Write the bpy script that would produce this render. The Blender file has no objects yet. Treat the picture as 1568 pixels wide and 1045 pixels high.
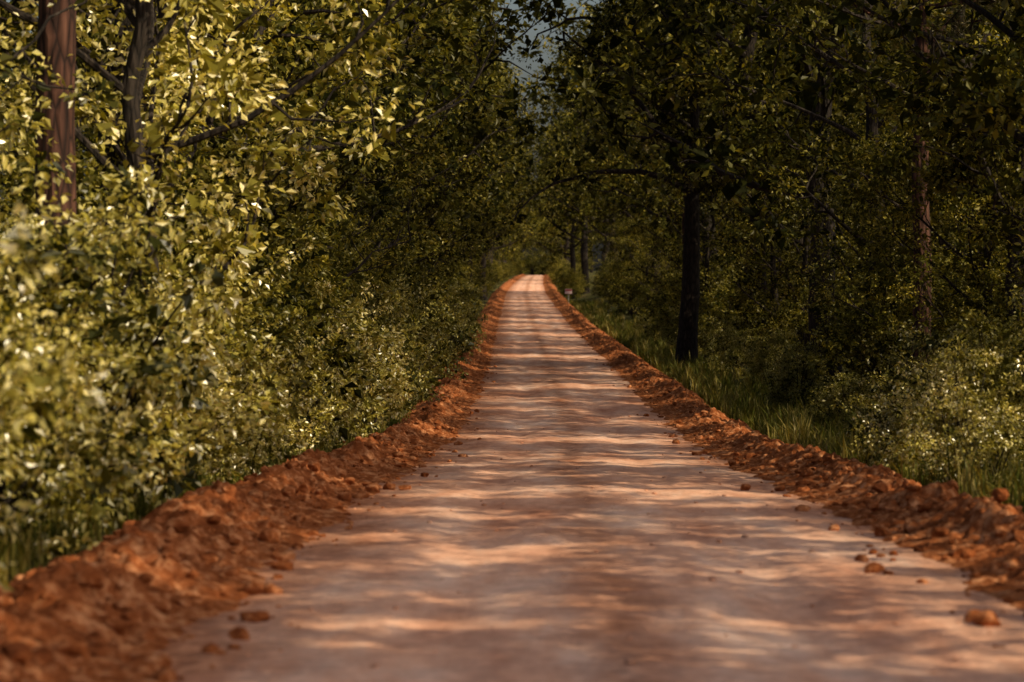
import bpy, math, random
import numpy as np
from mathutils import Vector

random.seed(7); R = np.random.default_rng(7)
scene = bpy.context.scene
CAMZ = 1.8

# ---------------------------------------------------------------- noise
TAB = np.random.default_rng(3).random((256, 256))
def vn(x, y, s=0):
    x = np.asarray(x, float) + s * 17.3; y = np.asarray(y, float) + s * 31.7
    xi = np.floor(x).astype(int); yi = np.floor(y).astype(int)
    fx = x - xi; fy = y - yi
    fx = fx * fx * (3 - 2 * fx); fy = fy * fy * (3 - 2 * fy)
    a = TAB[xi % 256, yi % 256]; b = TAB[(xi + 1) % 256, yi % 256]
    c = TAB[xi % 256, (yi + 1) % 256]; d = TAB[(xi + 1) % 256, (yi + 1) % 256]
    return (a * (1 - fx) + b * fx) * (1 - fy) + (c * (1 - fx) + d * fx) * fy
def fbm(x, y, o=4, s=0):
    t = 0; a = .5; n = 0
    for i in range(o):
        t = t + a * vn(x * 2 ** i, y * 2 ** i, s + i); n += a; a *= .55
    return t / n

# ---------------------------------------------------------------- road course
def smoothcurve(ys, vs, sig):
    yy = np.linspace(-80, 3200, 6561); v = np.interp(yy, ys, vs)
    k = np.exp(-np.linspace(-3, 3, int(sig * 12) | 1) ** 2 / 2); k /= k.sum()
    vp = np.pad(v, len(k) // 2, mode='edge'); v = np.convolve(vp, k, 'valid')
    return lambda y: np.interp(y, yy, v)
Hrel = smoothcurve([-80, 0, 14.6, 21.5, 29, 45, 60, 103, 172, 240, 315, 420, 566, 700, 3200],
                   [-1.6, -1.66, -1.83, -2.05, -2.3, -2.95, -3.37, -3.46, -3.36, -3.0, -2.5, -1.95, -1.3, -1.1, -1.1], 4)
C = smoothcurve([-80, 0, 29, 60, 103, 172, 315, 420, 566, 800, 3200],
                [.5, .5, .48, .78, .65, .12, -.7, -.6, 0, 1, 1], 6)
def GZ(y): return Hrel(y) + CAMZ

def side(o):
    a = np.abs(o)
    right = np.interp(a, [0, 2.2, 3.3, 4.2, 5.5, 8, 14, 40, 2000], [-.06, -.06, -.05, -.22, -.12, .35, .6, .9, 1])
    left = np.interp(a, [0, 2.2, 3.3, 4.2, 6, 10, 40, 2000], [-.06, -.06, -.04, .0, .25, .6, 1, 1])
    return np.where(o > 0, right, left)
def ground_z(x, y):
    o = x - C(y)
    n = (fbm(x * .5, y * .5, 3, 5) - .5) * .25 * np.clip((np.abs(o) - 3.2) / 2, 0, 1)
    return GZ(y) + side(o) + n

# ---------------------------------------------------------------- mesh helpers
def make_mesh(name, V, F, mats=None, matidx=None, attrs=None, smooth=False):
    if not isinstance(F, list): F = [F]
    V = np.asarray(V, np.float32)
    me = bpy.data.meshes.new(name)
    me.vertices.add(len(V)); me.vertices.foreach_set('co', V.ravel())
    F = [np.asarray(f, np.int32) for f in F if len(f)]
    loops = np.concatenate([f.ravel() for f in F])
    tot = np.concatenate([np.full(len(f), f.shape[1], np.int32) for f in F])
    start = np.concatenate([[0], np.cumsum(tot)[:-1]]).astype(np.int32)
    me.loops.add(len(loops)); me.loops.foreach_set('vertex_index', loops)
    me.polygons.add(len(tot)); me.polygons.foreach_set('loop_start', start)
    me.polygons.foreach_set('loop_total', tot)
    if matidx is not None: me.polygons.foreach_set('material_index', np.asarray(matidx, np.int32))
    me.polygons.foreach_set('use_smooth', np.full(len(tot), smooth))
    me.update(calc_edges=True)
    if attrs:
        for k, (dom, a) in attrs.items():
            at = me.attributes.new(k, 'FLOAT', dom); at.data.foreach_set('value', np.asarray(a, np.float32))
    for m in (mats or []): me.materials.append(m)
    return me
def add(name, me, loc=(0, 0, 0), rz=0, sc=(1, 1, 1), parent=None, tilt=(0, 0)):
    ob = bpy.data.objects.new(name, me); scene.collection.objects.link(ob)
    ob.location = loc; ob.rotation_euler = (tilt[0], tilt[1], rz); ob.scale = sc
    if parent: ob.parent = parent
    return ob
def empty(name, loc=(0, 0, 0)):
    e = bpy.data.objects.new(name, None); scene.collection.objects.link(e); e.location = loc; e.empty_display_size = .2
    return e
def grid_faces(nr, nc):
    i = np.arange(nr - 1)[:, None] * nc + np.arange(nc - 1)[None, :]
    i = i.ravel(); return np.stack([i, i + 1, i + nc + 1, i + nc], 1)

# ---------------------------------------------------------------- materials
def mat(name):
    m = bpy.data.materials.new(name); m.use_nodes = True
    nt = m.node_tree; nt.nodes.clear()
    return m, nt, nt.nodes, nt.links
def N(nodes, t, **kw):
    n = nodes.new(t)
    for k, v in kw.items():
        if k.startswith('i_'): n.inputs[k[2:].replace('_', ' ')].default_value = v
        else: setattr(n, k, v)
    return n
def ramp(nodes, stops):
    r = nodes.new('ShaderNodeValToRGB'); e = r.color_ramp.elements
    while len(e) < len(stops): e.new(.5)
    for el, (p, c) in zip(e, stops): el.position = p; el.color = (*c, 1) if len(c) == 3 else c
    return r

def leaf_mat(name, dark, mid, light, trans=.38, tcol=(1.5, 1.35, .5), rough=.45, gl=.04, ov=.25):
    m, nt, nd, lk = mat(name)
    out = N(nd, 'ShaderNodeOutputMaterial')
    at = N(nd, 'ShaderNodeAttribute', attribute_name='rnd')
    oi = N(nd, 'ShaderNodeObjectInfo')
    c = N(nd, 'ShaderNodeMath', operation='MULTIPLY_ADD'); c.inputs[1].default_value = ov
    lk.new(oi.outputs['Random'], c.inputs[0]); lk.new(at.outputs['Fac'], c.inputs[2])
    r = ramp(nd, [(0.12, dark), (.6, mid), (1., light)]); lk.new(c.outputs[0], r.inputs[0])
    d = N(nd, 'ShaderNodeBsdfDiffuse'); lk.new(r.outputs[0], d.inputs[0])
    mul = N(nd, 'ShaderNodeVectorMath', operation='MULTIPLY'); mul.inputs[1].default_value = tcol
    lk.new(r.outputs[0], mul.inputs[0])
    t = N(nd, 'ShaderNodeBsdfTranslucent'); lk.new(mul.outputs[0], t.inputs[0])
    mx = N(nd, 'ShaderNodeMixShader'); mx.inputs[0].default_value = trans
    lk.new(d.outputs[0], mx.inputs[1]); lk.new(t.outputs[0], mx.inputs[2])
    g = N(nd, 'ShaderNodeBsdfGlossy'); g.inputs['Roughness'].default_value = rough; g.inputs['Color'].default_value = (1, 1, 1, 1)
    m2 = N(nd, 'ShaderNodeMixShader')
    gm = N(nd, 'ShaderNodeMath', operation='MULTIPLY'); gm.inputs[1].default_value = gl * 1.6; lk.new(at.outputs['Fac'], gm.inputs[0]); lk.new(gm.outputs[0], m2.inputs[0])
    lk.new(mx.outputs[0], m2.inputs[1]); lk.new(g.outputs[0], m2.inputs[2])
    lk.new(m2.outputs[0], out.inputs[0])
    return m
M_leaf = leaf_mat('broad_leaf', (.012, .014, .003), (.12, .11, .013), (.38, .30, .035), gl=.02)
M_leaf_shaded = leaf_mat('shrub_leaf_shaded', (.018, .021, .004), (.19, .17, .022), (.46, .37, .06), gl=.05)  # leaf of the shaded bushes; the dimmer light is put into its colour
M_leaf_sunlit = leaf_mat('shrub_leaf', (.026, .028, .005), (.44, .37, .05), (.86, .71, .25), trans=.33, gl=.14, rough=.36, ov=.3)  # leaf of sunlit bushes and young trees; sun brightness painted into the colour
M_pine = leaf_mat('pine_needles', (.03, .035, .010), (.08, .075, .018), (.20, .15, .04), trans=.2)
M_grass = leaf_mat('grass_blade', (.022, .030, .005), (.085, .09, .014), (.26, .20, .05), trans=.35, gl=.01)

def bark_mat(name, c1, c2, c3, sc=1.):
    m, nt, nd, lk = mat(name)
    out = N(nd, 'ShaderNodeOutputMaterial'); p = N(nd, 'ShaderNodeBsdfPrincipled', i_Roughness=.9)
    p.inputs['Specular IOR Level'].default_value = .15
    tc = N(nd, 'ShaderNodeTexCoord'); mp = N(nd, 'ShaderNodeMapping'); mp.inputs['Scale'].default_value = (9 * sc, 9 * sc, 2.2 * sc)
    lk.new(tc.outputs['Object'], mp.inputs[0])
    v = N(nd, 'ShaderNodeTexVoronoi', feature='DISTANCE_TO_EDGE', i_Scale=1.); lk.new(mp.outputs[0], v.inputs['Vector'])
    n = N(nd, 'ShaderNodeTexNoise', i_Scale=2., i_Detail=6.); lk.new(mp.outputs[0], n.inputs['Vector'])
    r = ramp(nd, [(0, c1), (.12, c2), (.5, c3)]); lk.new(v.outputs['Distance'], r.inputs[0])
    mx = N(nd, 'ShaderNodeMix', data_type='RGBA', blend_type='MULTIPLY'); mx.inputs['Factor'].default_value = .8
    lk.new(r.outputs[0], mx.inputs['A']); r2 = ramp(nd, [(.25, (.35, .35, .35)), (.75, (1.2, 1.15, 1.1))])
    lk.new(n.outputs['Fac'], r2.inputs[0]); lk.new(r2.outputs[0], mx.inputs['B'])
    lk.new(mx.outputs['Result'], p.inputs['Base Color'])
    bp = N(nd, 'ShaderNodeBump', i_Strength=.9, i_Distance=.04); lk.new(v.outputs['Distance'], bp.inputs['Height']); lk.new(bp.outputs[0], p.inputs['Normal'])
    lk.new(p.outputs[0], out.inputs[0]); return m
M_pbark = bark_mat('pine_bark', (.015, .009, .007), (.055, .025, .017), (.13, .062, .04))
M_bark = bark_mat('oak_bark', (.012, .010, .008), (.028, .021, .016), (.05, .039, .03), 1.3)

def dirt_mat(name, road):
    m, nt, nd, lk = mat(name)
    out = N(nd, 'ShaderNodeOutputMaterial'); p = N(nd, 'ShaderNodeBsdfDiffuse')
    geo = N(nd, 'ShaderNodeNewGeometry')
    n2 = N(nd, 'ShaderNodeTexNoise', i_Scale=7., i_Detail=5., i_Roughness=.72); lk.new(geo.outputs['Position'], n2.inputs['Vector'])
    orange1, orange2, orange3 = (.09, .024, .009), (.26, .078, .025), (.60, .28, .13)
    ro = ramp(nd, [(.3, orange1), (.5, orange2), (.7, orange3)]); lk.new(n2.outputs['Fac'], ro.inputs[0])
    last = ro.outputs[0]
    if road:
        mp = N(nd, 'ShaderNodeMapping'); mp.inputs['Scale'].default_value = (1.3, .22, 1); lk.new(geo.outputs['Position'], mp.inputs[0])
        n1 = N(nd, 'ShaderNodeTexNoise', i_Scale=1., i_Detail=5., i_Roughness=.65); lk.new(mp.outputs[0], n1.inputs['Vector'])
        n3 = N(nd, 'ShaderNodeTexNoise', i_Scale=1.1, i_Detail=3.); lk.new(geo.outputs['Position'], n3.inputs['Vector'])
        rr = ramp(nd, [(.3, (.52, .235, .14)), (.5, (.77, .435, .29)), (.7, (.90, .63, .48))]); lk.new(n1.outputs['Fac'], rr.inputs[0])
        at = N(nd, 'ShaderNodeAttribute', attribute_name='off')
        ab = N(nd, 'ShaderNodeMath', operation='MULTIPLY_ADD'); ab.inputs[1].default_value = .9; ab.inputs[2].default_value = -.45
        lk.new(n3.outputs['Fac'], ab.inputs[0])
        sm = N(nd, 'ShaderNodeMath', operation='ADD'); lk.new(at.outputs['Fac'], sm.inputs[0]); lk.new(ab.outputs[0], sm.inputs[1])
        mr = N(nd, 'ShaderNodeMapRange'); mr.inputs['From Min'].default_value = -2.6; mr.inputs['From Max'].default_value = 2.6
        lk.new(sm.outputs[0], mr.inputs['Value'])
        er = ramp(nd, [(0, (.9,) * 3), (.12, (.65,) * 3), (.26, (.1,) * 3), (.42, (.12,) * 3), (.5, (.6,) * 3), (.57, (.12,) * 3), (.8, (.08,) * 3), (.9, (.5,) * 3), (1, (.9,) * 3)])
        lk.new(mr.outputs[0], er.inputs[0])
        mx = N(nd, 'ShaderNodeMix', data_type='RGBA'); lk.new(er.outputs[0], mx.inputs['Factor'])
        lk.new(rr.outputs[0], mx.inputs['A']); lk.new(ro.outputs[0], mx.inputs['B'])
        m2 = N(nd, 'ShaderNodeMix', data_type='RGBA', blend_type='MULTIPLY'); m2.inputs['Factor'].default_value = .6
        r4 = ramp(nd, [(.3, (.6, .58, .56)), (.7, (1.15, 1.15, 1.15))]); lk.new(n2.outputs['Fac'], r4.inputs[0])
        lk.new(mx.outputs['Result'], m2.inputs['A']); lk.new(r4.outputs[0], m2.inputs['B']); last = m2.outputs['Result']
    lk.new(last, p.inputs['Color'])
    bp = N(nd, 'ShaderNodeBump', i_Strength=.6 if road else .9, i_Distance=.035 if road else .05)
    lk.new(n2.outputs['Fac'], bp.inputs['Height']); lk.new(bp.outputs[0], p.inputs['Normal'])
    lk.new(p.outputs[0], out.inputs[0]); return m
M_road = dirt_mat('packed_clay', True); M_berm = dirt_mat('loose_red_clay', False)

m, nt, nd, lk = mat('forest_floor'); M_floor = m
out = N(nd, 'ShaderNodeOutputMaterial'); p = N(nd, 'ShaderNodeBsdfDiffuse')
geo = N(nd, 'ShaderNodeNewGeometry')
n1 = N(nd, 'ShaderNodeTexNoise', i_Scale=.8, i_Detail=3.); n2 = N(nd, 'ShaderNodeTexNoise', i_Scale=12., i_Detail=4.)
lk.new(geo.outputs['Position'], n1.inputs['Vector']); lk.new(geo.outputs['Position'], n2.inputs['Vector'])
ad = N(nd, 'ShaderNodeMath', operation='MULTIPLY_ADD'); ad.inputs[1].default_value = .6
lk.new(n2.outputs['Fac'], ad.inputs[0]); lk.new(n1.outputs['Fac'], ad.inputs[2])
r = ramp(nd, [(.55, (.05, .03, .016)), (.8, (.05, .055, .018)), (1., (.12, .085, .04))]); lk.new(ad.outputs[0], r.inputs[0])
lk.new(r.outputs[0], p.inputs['Color'])
bp = N(nd, 'ShaderNodeBump', i_Strength=.8, i_Distance=.06); lk.new(n2.outputs['Fac'], bp.inputs['Height']); lk.new(bp.outputs[0], p.inputs['Normal'])
lk.new(p.outputs[0], out.inputs[0])

# ---------------------------------------------------------------- ground, road, berms
def yrows(r):
    n = int(math.log(720 / 8) / math.log(r))
    return np.concatenate([np.arange(-40, 8, 1.), 8 * (720 / 8) ** (np.arange(n + 1) / n)])
ys = np.concatenate([yrows(1.008), [760, 820, 900, 1000, 1200, 1500, 2000, 3000]])
os_ = np.concatenate([[-1500, -600, -250, -120, -70, -45, -30, -22, -16, -13], np.arange(-11, -4, .5), np.arange(-4, 4.01, .25), np.arange(4.5, 11.1, .5), [13, 16, 22, 30, 45, 70, 120, 250, 600, 1500]])
Y, O = np.meshgrid(ys, os_, indexing='ij'); X = O + C(Y)
add('ground', make_mesh('ground', np.stack([X, Y, ground_z(X, Y)], 2).reshape(-1, 3), grid_faces(*Y.shape), [M_floor], smooth=True))

def road_h(o, y):
    h = .03 * (1 - (o / 2.6) ** 2)
    h = h - .026 * np.exp(-((np.abs(o - .0) - .95) / .28) ** 2)
    h = h + (fbm(o * 2.5, y * .9, 4, 2) - .5) * .05 + (fbm(o * 7, y * 7, 3, 9) - .5) * .025
    return h
ys = yrows(1.004); oo = np.linspace(-2.75, 2.75, 90)
Y, O = np.meshgrid(ys, oo, indexing='ij'); X = O + C(Y)
V = np.stack([X, Y, GZ(Y) + road_h(O, Y)], 2).reshape(-1, 3)
add('dirt_road', make_mesh('dirt_road', V, grid_faces(*Y.shape), [M_road], attrs={'off': ('POINT', O.ravel())}, smooth=True))

def berm_h(a, y, s):
    ridge = 3.05 + (fbm(y * .25, s * 9. + y * 0, 2, 4) - .5) * .7
    amp = .0 + .28 * fbm(y * .6, s * 5. + y * 0, 3, 7)
    w = np.where(a < ridge, .38, .34)
    h = amp * np.exp(-((a - ridge) / w) ** 2)
    inner = 2.05 + (fbm(y * .8, s * 3. + y * 0, 3, 21) - .5) * .5
    mask = np.clip((a - inner) / .6, 0, 1) * np.clip((3.85 - a) / .4, 0, 1)
    c = np.abs(fbm(a * 3.2 + s * 40, y * 2.6, 3, 11) - .5) * 2
    c2 = 1 - np.abs(fbm(a * 8 + s * 40, y * 8, 2, 13) - .5) * 2
    h = h + mask * ((.5 - c) * .30 * (.3 + h * 3) + (c2 - .7) * .20 * (.5 + 2 * h))
    edge = np.clip((inner + .2 - a) / .3, 0, 1) + np.clip((a - 3.65) / .25, 0, 1)
    return h - .10 * edge - .0
for s, nm in ((-1, 'dirt_berm'), (1, 'dirt_berm')):
    ys = yrows(1.0028); aa = np.linspace(1.85, 3.9, 56)
    Y, A = np.meshgrid(ys, aa, indexing='ij'); O = s * A; X = O + C(Y)
    V = np.stack([X, Y, GZ(Y) + .01 + berm_h(A, Y, s)], 2).reshape(-1, 3)
    F = grid_faces(*Y.shape)
    if s < 0: F = F[:, ::-1]
    add(nm, make_mesh(nm, V, F, [M_berm], smooth=True))

def ico():
    import bmesh
    bm = bmesh.new(); bmesh.ops.create_icosphere(bm, subdivisions=2, radius=1)
    v = np.array([x.co[:] for x in bm.verts]); f = np.array([[q.index for q in x.verts] for x in bm.faces]); bm.free(); return v, f
iv, jf = ico()
def lump(seed):
    r = np.random.default_rng(seed); v = iv.copy()
    for k in range(7):
        d = r.normal(size=3); d /= np.linalg.norm(d); h = .45 + .4 * r.random()
        t = v @ d; v = v - np.outer(np.clip(t - h, 0, None), d)
    return v * (1 + r.normal(size=(len(v), 1)) * .06)
lumps = [lump(i) for i in range(8)]
def clods(name, n, offs, sz, mt, ymin=10, ymax=160):
    Vs, Fs = [], []; b = 0
    for i in range(n):
        y = ymin * (ymax / ymin) ** R.random(); o = offs(i); s = sz()
        x = o + C(y)
        a = abs(o)
        zr = float(road_h(np.array(o), np.array(y)))
        z = float(GZ(y)) + (max(zr if a < 2.75 else -1, float(berm_h(np.array(a), np.array(y), np.sign(o))) + .01) if a > 1.85 else zr)
        v = lumps[i % 8] * np.array([1, .8 + .4 * R.random(), .55 + .3 * R.random()]) * s
        t = R.random() * 6.28; c, q = math.cos(t), math.sin(t)
        v = v @ np.array([[c, q, 0], [-q, c, 0], [0, 0, 1]]) + [x, y, z + s * .2]
        Vs.append(v); Fs.append(jf + b); b += len(v)
    add(name, make_mesh(name, np.concatenate(Vs), np.concatenate(Fs), [mt]))
clods('dirt_clods', 5200, lambda i: (-1 if R.random() < .58 else 1) * np.clip(R.normal(2.85, .42), 1.7, 3.7), lambda: float(np.clip(.018 * R.pareto(1.7) + .013, .013, .085)), M_berm)
clods('road_pebbles', 500, lambda i: R.uniform(-2.2, 2.2), lambda: float(np.clip(.005 * R.pareto(1.8) + .005, .005, .03)), M_road, 10, 80)

# ---------------------------------------------------------------- vegetation generators
def norm(a): return a / (np.linalg.norm(a, axis=-1, keepdims=True) + 1e-9)
class TB:
    def __init__(s): s.V = []; s.F = []; s.b = 0
    def tube(s, P, rad, ns=7):
        P = np.asarray(P, float); n = len(P); T = norm(np.gradient(P, axis=0))
        ref = np.array([.3, .9, .1]) if abs(T[0][1]) < .8 else np.array([1, 0, .2])
        U = norm(np.cross(T, ref)); W = np.cross(T, U)
        a = np.linspace(0, 2 * math.pi, ns, endpoint=False)
        ring = P[:, None] + np.asarray(rad)[:, None, None] * (np.cos(a)[None, :, None] * U[:, None] + np.sin(a)[None, :, None] * W[:, None])
        s.V.append(ring.reshape(-1, 3))
        i = (np.arange(n - 1)[:, None] * ns + np.arange(ns)[None]).ravel(); j = (np.arange(n - 1)[:, None] * ns + (np.arange(ns)[None] + 1) % ns).ravel()
        s.F.append(np.stack([i, j, j + ns, i + ns], 1) + s.b); s.b += n * ns
def leafquads(c, P, size, rg, aspect, up, droop, cr):
    N_ = len(P)
    D = norm(norm(P - c) * .9 + rg.normal(size=(N_, 3)) * .55 + [0, 0, -droop])
    Nn = norm(P - c) * .5 + rg.normal(size=(N_, 3)) * .7 + [0, 0, up]; S = norm(np.cross(D, Nn)); Nn = norm(np.cross(S, D))
    L = size * rg.uniform(.6, 1.25, (N_, 1)); w = L * aspect * .5
    fold = Nn * L * .10
    V = np.stack([P, P + D * L * .45 + S * w + fold, P + D * L - fold * .8, P + D * L * .45 - S * w + fold], 1).reshape(-1, 3)
    return V, np.arange(N_ * 4).reshape(-1, 4), cr
def join(parts):
    V, F, A = [], [], []; b = 0
    for v, f, a in parts: V.append(v); F.append(f + b); A.append(a); b += len(v)
    return np.concatenate(V), np.concatenate(F), np.concatenate(A)
def pads(Cn, rad, n_per, leaf, rg, fill=8, fillsize=2., aspect=.55, up=.5, droop=.25):
    k = len(Cn); r = rad * rg.uniform(.6, 1.3, k)
    c = np.repeat(Cn, n_per, 0); d = norm(rg.normal(size=(len(c), 3)))
    rr = np.repeat(r, n_per)[:, None] * rg.uniform(.25, 1.15, (len(c), 1)) ** .6
    P = c + d * rr * [1, 1, .6]
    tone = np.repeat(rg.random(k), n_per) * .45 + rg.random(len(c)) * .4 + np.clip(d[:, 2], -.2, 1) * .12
    parts = [leafquads(c, P, leaf, rg, aspect, up, droop, tone)]
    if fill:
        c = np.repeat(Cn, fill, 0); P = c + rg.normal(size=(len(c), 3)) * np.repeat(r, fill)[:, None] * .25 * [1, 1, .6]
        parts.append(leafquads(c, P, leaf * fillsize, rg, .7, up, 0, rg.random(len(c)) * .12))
    return join(parts)
def needles(Cn, n_per, size, rg, width=.016):
    N_ = len(Cn) * n_per; c = np.repeat(Cn, n_per, 0)
    ax = np.repeat(norm(rg.normal(size=(len(Cn), 3)) + [0, 0, .5]), n_per, 0)
    D = norm(rg.normal(size=(N_, 3)) + ax * .9)
    P = c + ax * rg.uniform(-.12, .12, (N_, 1))
    S = norm(np.cross(D, rg.normal(size=(N_, 3)))); L = size * rg.uniform(.7, 1.2, (N_, 1))
    V = np.stack([P, P + D * L * .5 + S * width, P + D * L, P + D * L * .5 - S * width], 1).reshape(-1, 3)
    return V, np.arange(N_ * 4).reshape(-1, 4), np.repeat(rg.random(len(Cn)), n_per)
def finish(name, tb, lv, mats):
    tv = np.concatenate(tb.V); tf = np.concatenate(tb.F); V, F, cr = lv
    return make_mesh(name, np.concatenate([tv, V]), np.concatenate([tf, F + len(tv)]), mats,
                     np.concatenate([np.zeros(len(tf)), np.ones(len(F))]), {'rnd': ('FACE', np.concatenate([np.zeros(len(tf)), cr]))})
def limb_pts(p0, d, L, rg, n=7, lift=.25, wob=.12):
    P = [np.array(p0, float)]; d = norm(np.array(d, float))
    for i in range(n - 1):
        d = norm(d + rg.normal(size=3) * wob + [0, 0, lift / n * 2]); P.append(P[-1] + d * L / (n - 1))
    return np.array(P)
def gen_tree(name, seed, H, base, Rr, tr, nl, leaf, per, pad=.6, extra=None, pine=False, ntw=6, lean=.02, fill=8, fs=2., mt=None, el0=(0, .5)):
    rg = np.random.default_rng(seed); tb = TB()
    n = 12; t = np.linspace(0, 1, n)
    T = np.stack([np.cumsum(rg.normal(size=n)) * H * lean * .5, np.cumsum(rg.normal(size=n)) * H * lean * .5, t * H * .93], 1); T -= T[0]
    T[0, 2] = -.4
    rad = tr * (1 - t) ** .75 + .03; rad[0] *= 1.25
    tb.tube(T, rad, 14)
    cl = []
    def twigs(P, r0, L, k):
        for s in np.linspace(.3, 1, k):
            idx = s * (len(P) - 1); i = min(int(idx), len(P) - 2); p = P[i] + (P[i + 1] - P[i]) * (idx - i)
            d = norm(P[i + 1] - P[i]) * .7 + rg.normal(size=3) * .75 + [0, 0, .1 if not pine else .15]
            l = L * rg.uniform(.18, .38)
            Q = limb_pts(p, d, l, rg, 5, .1, .25); tb.tube(Q, np.linspace(max(r0 * .35, .018), .006, 5), 4)
            if pine:
                for q in Q[1:]: cl.append(q)
            else:
                cl.append(Q[-1])
                if rg.random() < .6: cl.append(Q[2] + rg.normal(size=3) * .25)
    for i in range(nl):
        f = base / H + (1 - base / H) * ((i + .5) / nl) ** .9 * .97
        p = np.array([np.interp(f, t, T[:, k]) for k in range(3)])
        u = (f * H - base) / (H - base)
        prof = (math.sin(math.pi * min(1, .22 + .78 * u)) ** .6) if not pine else (1 - u * .75)
        L = Rr * max(.3, prof) * rg.uniform(.75, 1.2)
        az = i * 2.4 + rg.normal() * .4; el = (rg.uniform(*el0) + u * .8) if not pine else rg.uniform(-.1, .35)
        P = limb_pts(p, (math.cos(az) * math.cos(el), math.sin(az) * math.cos(el), math.sin(el)), L, rg)
        r0 = float(np.interp(f, t, rad)) * .45
        tb.tube(P, np.linspace(r0, .012, len(P)), 6); twigs(P, r0, L, ntw)
    for (P, r0, k) in (extra or []):
        P = np.array(P, float)
        tt = np.linspace(0, len(P) - 1, 14); P = np.stack([np.interp(tt, range(len(P)), P[:, q]) for q in range(3)], 1)
        P[1:] += np.cumsum(rg.normal(size=(13, 3)) * .05, 0)
        tb.tube(P, np.linspace(r0, .03, 14), 8)
        if k: twigs(P, r0, 3.5, k)
    cl = np.array(cl)
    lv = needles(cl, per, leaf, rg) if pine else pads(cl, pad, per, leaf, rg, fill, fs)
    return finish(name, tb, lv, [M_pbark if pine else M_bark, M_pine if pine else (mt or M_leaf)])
def gen_shrub(name, seed, H, Rr, npad, per, leaf, pad=.28, mt=None, fill=8):
    rg = np.random.default_rng(seed); tb = TB()
    a = rg.uniform(0, 6.28, npad); h = rg.random(npad) ** .8
    prof = (.75 + .35 * np.sin(h * 2.6)) * (1 - h ** 3 * .6)
    lobe = 1 + .28 * np.sin(a * 2 + rg.uniform(0, 6)) + .2 * np.sin(a * 5 + rg.uniform(0, 6))
    r = Rr * prof * lobe * np.sqrt(rg.uniform(.15, 1, npad)); topv = H * (.85 + .25 * np.sin(a * 3 + 1))
    cl = np.stack([np.cos(a) * r, np.sin(a) * r, .12 + h * topv * .95], 1)
    for i in range(0, npad, max(1, npad // 34)):
        p = cl[i]; b = np.array([p[0] * .15 + rg.normal() * .08, p[1] * .15 + rg.normal() * .08, -.15])
        mid = (b + p) / 2 + [0, 0, .15 * H] - np.array([p[0], p[1], 0]) * .15
        P = np.stack([(1 - s) ** 2 * b + 2 * s * (1 - s) * mid + s * s * p for s in np.linspace(0, 1, 7)])
        tb.tube(P, np.linspace(.012 + .006 * H, .005, 7), 5)
    ex = []
    for i in range(22):
        an = rg.uniform(0, 6.28); p0 = cl[rg.integers(npad)]
        P = limb_pts(p0, (math.cos(an), math.sin(an), 1.1), H * .36, rg, 7, -.4, .15); tb.tube(P, np.linspace(.008, .003, 7), 4); ex.append(P[2:])
    ex = np.concatenate(ex)
    c = np.repeat(ex, 9, 0); P = c + rg.normal(size=c.shape) * .05
    a2 = leafquads(c, P, leaf, rg, .55, .5, .3, .3 + .5 * rg.random(len(c)))
    return finish(name, tb, join([pads(cl, pad, per, leaf, rg, fill, 2.), a2]), [M_bark, mt or M_leaf_sunlit])

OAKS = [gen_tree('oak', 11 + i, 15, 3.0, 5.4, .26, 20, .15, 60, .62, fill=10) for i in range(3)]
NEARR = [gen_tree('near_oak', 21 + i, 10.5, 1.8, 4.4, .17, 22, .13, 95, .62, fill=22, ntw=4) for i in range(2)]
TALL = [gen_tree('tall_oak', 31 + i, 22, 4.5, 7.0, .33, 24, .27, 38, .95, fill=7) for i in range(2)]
SMALL = [gen_tree('small_tree', 51 + i, 7.5, 1.3, 3.2, .10, 18, .10, 60, .42, mt=M_leaf_sunlit) for i in range(2)]
def variant(L, m):
    o = []
    for me in L: q = me.copy(); q.materials[1] = m; o.append(q)
    return o
SMALLD = variant(SMALL, M_leaf)  # same small trees without the sunlit leaf colour
PINES = [gen_tree('pine', 71 + i, 22, 8, 3.6, .20, 28, .24, 20, pine=True, ntw=8, lean=.006) for i in range(2)]
SHR = [gen_shrub('tall_shrub', 91 + i, 4.2, 1.9, 130, 70, .11, .42, mt=M_leaf) for i in range(3)]
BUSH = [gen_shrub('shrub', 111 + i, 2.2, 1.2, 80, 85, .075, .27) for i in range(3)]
BUSH_SHADED = variant(BUSH, M_leaf_shaded)  # same bushes recoloured darker, shade painted into the leaf colour

cnt = {'n': 0, 'own': 0}
def put(name, me, x, y, sc=1., rz=None, parent=None, zs=None, tilt=0):
    z = float(ground_z(np.array(float(x)), np.array(float(y)))); cnt['n'] += 1
    if y < 62 and parent is None: me = me.copy(); cnt['own'] += 1
    return add(name, me, (x, y, z), R.uniform(0, 6.28) if rz is None else rz, (sc, sc, sc * (zs or 1)), parent, (tilt * R.normal(), tilt * R.normal()))
U = R.uniform
pick = lambda L: L[R.integers(len(L))]

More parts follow.
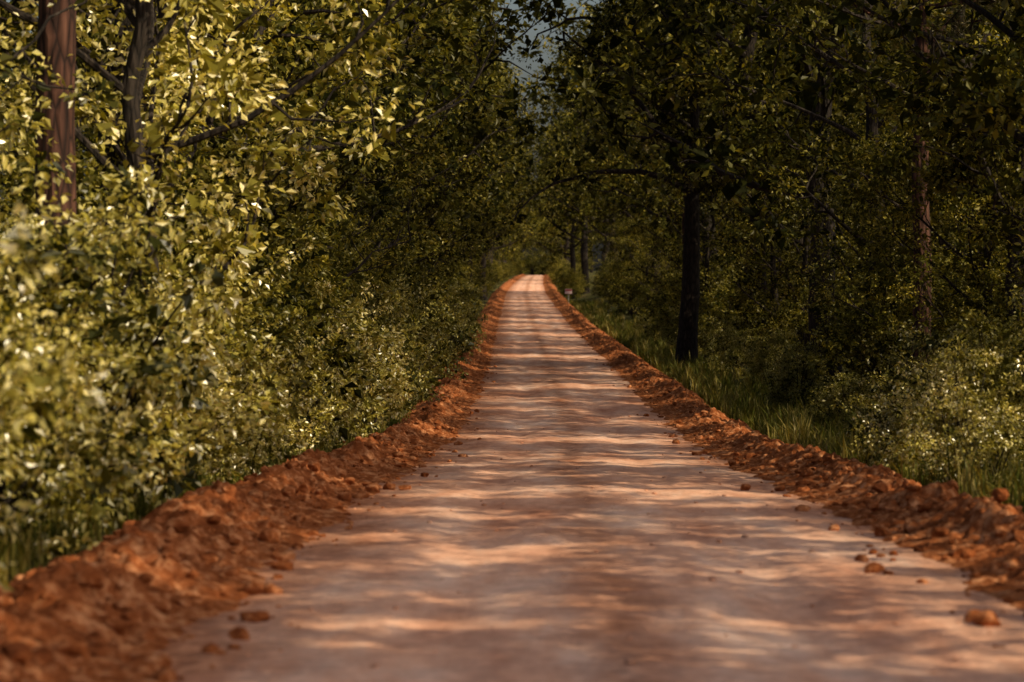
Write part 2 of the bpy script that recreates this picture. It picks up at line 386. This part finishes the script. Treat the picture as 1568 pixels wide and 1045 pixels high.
# left verge
y = 13.5
while y < 130:
    put('shrub', pick(BUSH if y < 60 else BUSH_SHADED), C(y) - 3.6 - U(.6, 1.4), y, U(.65, 1.3), tilt=.1, zs=U(.8, 1.15))  # near bushes take the sunlit leaf colour, farther ones the shaded copy
    y += 1.45 + y * .025
y = 16.
while y < 29:
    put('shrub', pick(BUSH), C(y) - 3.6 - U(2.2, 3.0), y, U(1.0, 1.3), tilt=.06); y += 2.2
y = 31.
while y < 290:
    put('tall_shrub', pick(SHR), C(y) - 3.6 - U(1.8, 2.8), y, U(.75, 1.1), tilt=.05)
    y += 2.6 + y * .03
put('pine_tree', PINES[0], -4.85, 29, 1.0, 1.0)
put('young_tree', SMALL[0], -4.3, 31.5, 1.15, 0.3)
put('young_tree', SMALL[1], -6.6, 26.0, 1.0, 4.3)
put('young_tree', SMALL[1], -5.3, 40.0, 1.2, 4.3)
y = 48.
while y < 200:
    put('young_tree', pick(SMALLD), C(y) - U(5.2, 6.5), y, U(.9, 1.4)); y += 10 + y * .05
y = 42.
while y < 300:
    put('oak_tree', pick(OAKS if y < 70 else TALL), C(y) - U(6.4, 8.0), y, U(.9, 1.1)); y += 10 + y * .035
for y_ in (22, 34): put('oak_tree', pick(OAKS), -U(10, 12), y_, U(.85, 1.1))
for x_, y_, s in ((-5.4, 165, .80), (-5.0, 225, .95), (-4.6, 270, 1.0)): put('oak_tree', pick(TALL), x_, y_, s)

# right verge
ORK = gen_tree('road_oak', 205, 17, 6.5, 5.2, .36, 18, .16, 55, .62, lean=.006, extra=[
    ([(0, 0, 6.6), (-1.2, .3, 7.2), (-3, 0, 7.35), (-4.6, -.6, 6.9), (-5.8, -.5, 6.0)], .13, 4),
    ([(0, 0, 7.8), (-1.0, 0, 8.6), (-2.0, .5, 10), (-3.4, .4, 11.2), (-4.5, 0, 12.2)], .15, 4),
    ([(0, 0, 9.5), (-.8, .2, 11.4), (-2.2, 0, 12.8), (-4.2, .2, 13.1), (-5.5, 0, 12.5)], .12, 4)])
put('oak_tree', ORK, 5.6, 104, 1., 0.)
y = 35.
while y < 320:
    put('oak_tree', pick(OAKS if y < 80 else TALL), C(y) + U(7.2, 8.8) + (1.0 if y > 110 else 0), y, U(.9, 1.15)); y += 7.5 + y * .035
y = 34.
while y < 240:
    put('young_tree', pick(SMALLD), C(y) + U(7.2, 8.8), y, U(.7, 1.1)); y += 8 + y * .05
y = 42.
while y < 280:
    put('tall_shrub', pick(SHR), C(y) + U(6.8, 9), y, U(.6, .95)); y += 4 + y * .04
y = 46
while y < 150:
    put('shrub', pick(BUSH_SHADED), C(y) + U(5.4, 6.6), y, U(.5, .85)); y += 5 + y * .04
for x_, y_, s in ((4.75, 30, .55), (5.0, 33, .7), (5.8, 35, .85), (5.2, 38, .65), (5.9, 40.5, .9), (6.9, 36, .95), (6.3, 44, .8), (7.5, 39, 1.0)): put('shrub', pick(BUSH_SHADED if s > .7 else BUSH), x_, y_, s)  # smallest bushes take the sunlit leaf colour, standing in for sun patches
for x_, y_ in ((7.9, 58), (6.9, 128)): put('pine_tree', pick(PINES), x_, y_, U(.85, 1.))
# right-hand trees beside the camera (they throw the dapples on the near road)
for x_, y_, s in ((8.4, -3, .85), (7.6, 1, .8), (8.6, 5, .85), (7.6, 9, .82), (8.6, 13, .88), (7.8, 17.5, .88), (8.8, 22, .93), (8.0, 26, .95), (8.4, 30.5, 1)): put('young_oak_tree', pick(NEARR), x_, y_, s)
for x_, y_ in ((14, 38), (15, 50)): put('oak_tree', pick(OAKS), x_, y_, 1.25)

# distant forest (mass)
df = empty('distant_trees'); k = 0
for sgn in (-1, 1):
    for row, (o0, ya, yb, st) in enumerate(((6, 310, 720, 20), (16, 60, 500, 20))):
        y = ya
        while y < yb:
            if not (sgn > 0 and row < 2 and 330 < y < 470 and R.random() < .8):
                put('tree_%03d' % k, pick(TALL), C(y) + sgn * (o0 + U(-1.0, 2.0)), y, U(.9, 1.2), parent=df); k += 1
            y += st * U(.7, 1.2)
for i in range(12):
    put('tree_%03d' % k, pick(TALL), (i - 6) * 7 + U(-2, 2), 735 + U(0, 15), U(1, 1.3), parent=df); k += 1
ds = empty('distant_undergrowth'); k = 0
for sgn in (-1, 1):
    y = 290
    while y < 720:
        put('shrub_%03d' % k, pick(SHR), C(y) + sgn * U(4.6, 6.2), y, U(.5, .9), parent=ds); k += 1; y += 14
    y = 60
    while y < 300 and sgn > 0:
        put('shrub_%03d' % k, pick(SHR), C(y) + sgn * U(10.5, 13), y, U(1, 1.5), parent=ds); k += 1; y += 8 + y * .03
for i in range(12):
    put('shrub_%03d' % k, pick(SHR), (i - 6) * 2.5, 728 + U(0, 6), 1.4, parent=ds); k += 1

# ---------------------------------------------------------------- grass
def grass(name, n, xf, ymin, ymax, hmin, hmax):
    nt_ = n // 22; tuft = R.integers(0, nt_, n)
    ty = ymin * (ymax / ymin) ** R.random(nt_ + 1); to = xf(nt_ + 1)
    y = ty[tuft] + R.normal(size=n) * .10; o = to[tuft] + R.normal(size=n) * .09; x = o + C(y)
    z = ground_z(x, y) - .02; th = R.uniform(.4, 1.4, len(ty))
    h = R.uniform(hmin, hmax, n) * th[tuft]; a = R.uniform(0, 6.28, n)
    D = np.stack([np.cos(a), np.sin(a), np.zeros(n)], 1); S = np.stack([-np.sin(a), np.cos(a), np.zeros(n)], 1)
    w = (.006 + .00007 * y)[:, None] * (.7 + R.random((n, 1)))
    P = np.stack([x, y, z], 1); up = np.array([0, 0, 1.]); b = R.uniform(.15, .75, (n, 1)); hh = h[:, None]
    P1 = P + up * hh * .55 + D * hh * b * .2; P2 = P + up * hh * (.95 - b * .25) + D * hh * b * .75
    V = np.stack([P - S * w, P + S * w, P1 + S * w * .9, P1 - S * w * .9, P2], 1).reshape(-1, 3)
    i = np.arange(n)[:, None] * 5
    F4 = i + [0, 1, 2, 3]; F3 = i + [3, 2, 4]
    c = R.random(len(ty))[tuft] * .6 + R.random(n) * .4
    add(name, make_mesh(name, V, [F4, F3], [M_grass], attrs={'rnd': ('FACE', np.concatenate([c, c]))}))
grass('grass', 50000, lambda n: 3.75 + np.abs(R.normal(size=n)) * 1.3, 15, 260, .22, .7)
grass('weeds', 12000, lambda n: -3.75 - np.abs(R.normal(size=n)) * .4, 13, 200, .1, .38)

# ---------------------------------------------------------------- small road sign
def smat(name, col):
    m, nt, nd, lk = mat(name); out = N(nd, 'ShaderNodeOutputMaterial'); p = N(nd, 'ShaderNodeBsdfPrincipled', i_Roughness=.5)
    n = N(nd, 'ShaderNodeTexNoise', i_Scale=9.); r = ramp(nd, [(.3, tuple(c * .8 for c in col)), (.7, col)])
    lk.new(n.outputs['Fac'], r.inputs[0]); lk.new(r.outputs[0], p.inputs['Base Color']); lk.new(p.outputs[0], out.inputs[0]); return m
sx, sy = 3.25, 255; sz = float(ground_z(np.array(sx), np.array(float(sy))))
sg = empty('road_sign', (sx, sy, sz))
def box(name, c, d, mt, parent):
    c = np.array(c); d = np.array(d) / 2
    v = np.array([[i, j, k] for i in (-1, 1) for j in (-1, 1) for k in (-1, 1)]) * d + c
    f = np.array([[0, 1, 3, 2], [4, 6, 7, 5], [0, 4, 5, 1], [2, 3, 7, 6], [0, 2, 6, 4], [1, 5, 7, 3]])
    ob = add(name, make_mesh(name, v, f, [mt]), parent=parent); b = ob.modifiers.new('b', 'BEVEL'); b.width = .01; b.segments = 2; return ob
box('post', (0, .03, .6), (.07, .04, 1.5), smat('post_metal', (.25, .24, .22)), sg)
box('panel', (0, 0, 1.15), (.62, .015, .45), smat('sign_white', (.7, .5, .5)), sg)
box('red_band', (0, -.012, 1.27), (.58, .006, .13), smat('sign_red', (.5, .06, .06)), sg)

# ---------------------------------------------------------------- light, sky, camera
E = math.radians(36); AZ = math.radians(34)
S = Vector((math.cos(E) * math.cos(AZ), -math.cos(E) * math.sin(AZ), math.sin(E)))
sl = bpy.data.lights.new('sun', 'SUN'); sl.energy = 5; sl.angle = math.radians(.5); sl.color = (1, .86, .60)
so = bpy.data.objects.new('sun', sl); scene.collection.objects.link(so); so.rotation_euler = S.to_track_quat('Z', 'Y').to_euler(); so.location = (20, 0, 30)
w = bpy.data.worlds.new('World'); scene.world = w; w.use_nodes = True
bg = w.node_tree.nodes['Background']; sky = w.node_tree.nodes.new('ShaderNodeTexSky'); sky.sky_type = 'NISHITA'
sky.sun_disc = False; sky.sun_elevation = E; sky.sun_rotation = math.atan2(S.x, S.y); sky.dust_density = 6.
w.node_tree.links.new(sky.outputs[0], bg.inputs[0]); bg.inputs[1].default_value = .125

cd = bpy.data.cameras.new('camera'); cam = bpy.data.objects.new('camera', cd); scene.collection.objects.link(cam)
cd.lens = 100; cd.sensor_width = 36; cd.clip_end = 5000; cd.clip_start = .1
cam.location = (0, 0, CAMZ)
cam.rotation_euler = (math.radians(90 - 1.414), 0, math.radians(.408))
cd.dof.use_dof = True; cd.dof.focus_distance = 55; cd.dof.aperture_fstop = 2.6
scene.camera = cam
scene.view_settings.view_transform = 'Standard'; scene.view_settings.look = 'None'; scene.view_settings.exposure = 0
print('instances', cnt, [len(m.polygons) for m in OAKS + TALL + SMALL + PINES + SHR + BUSH])
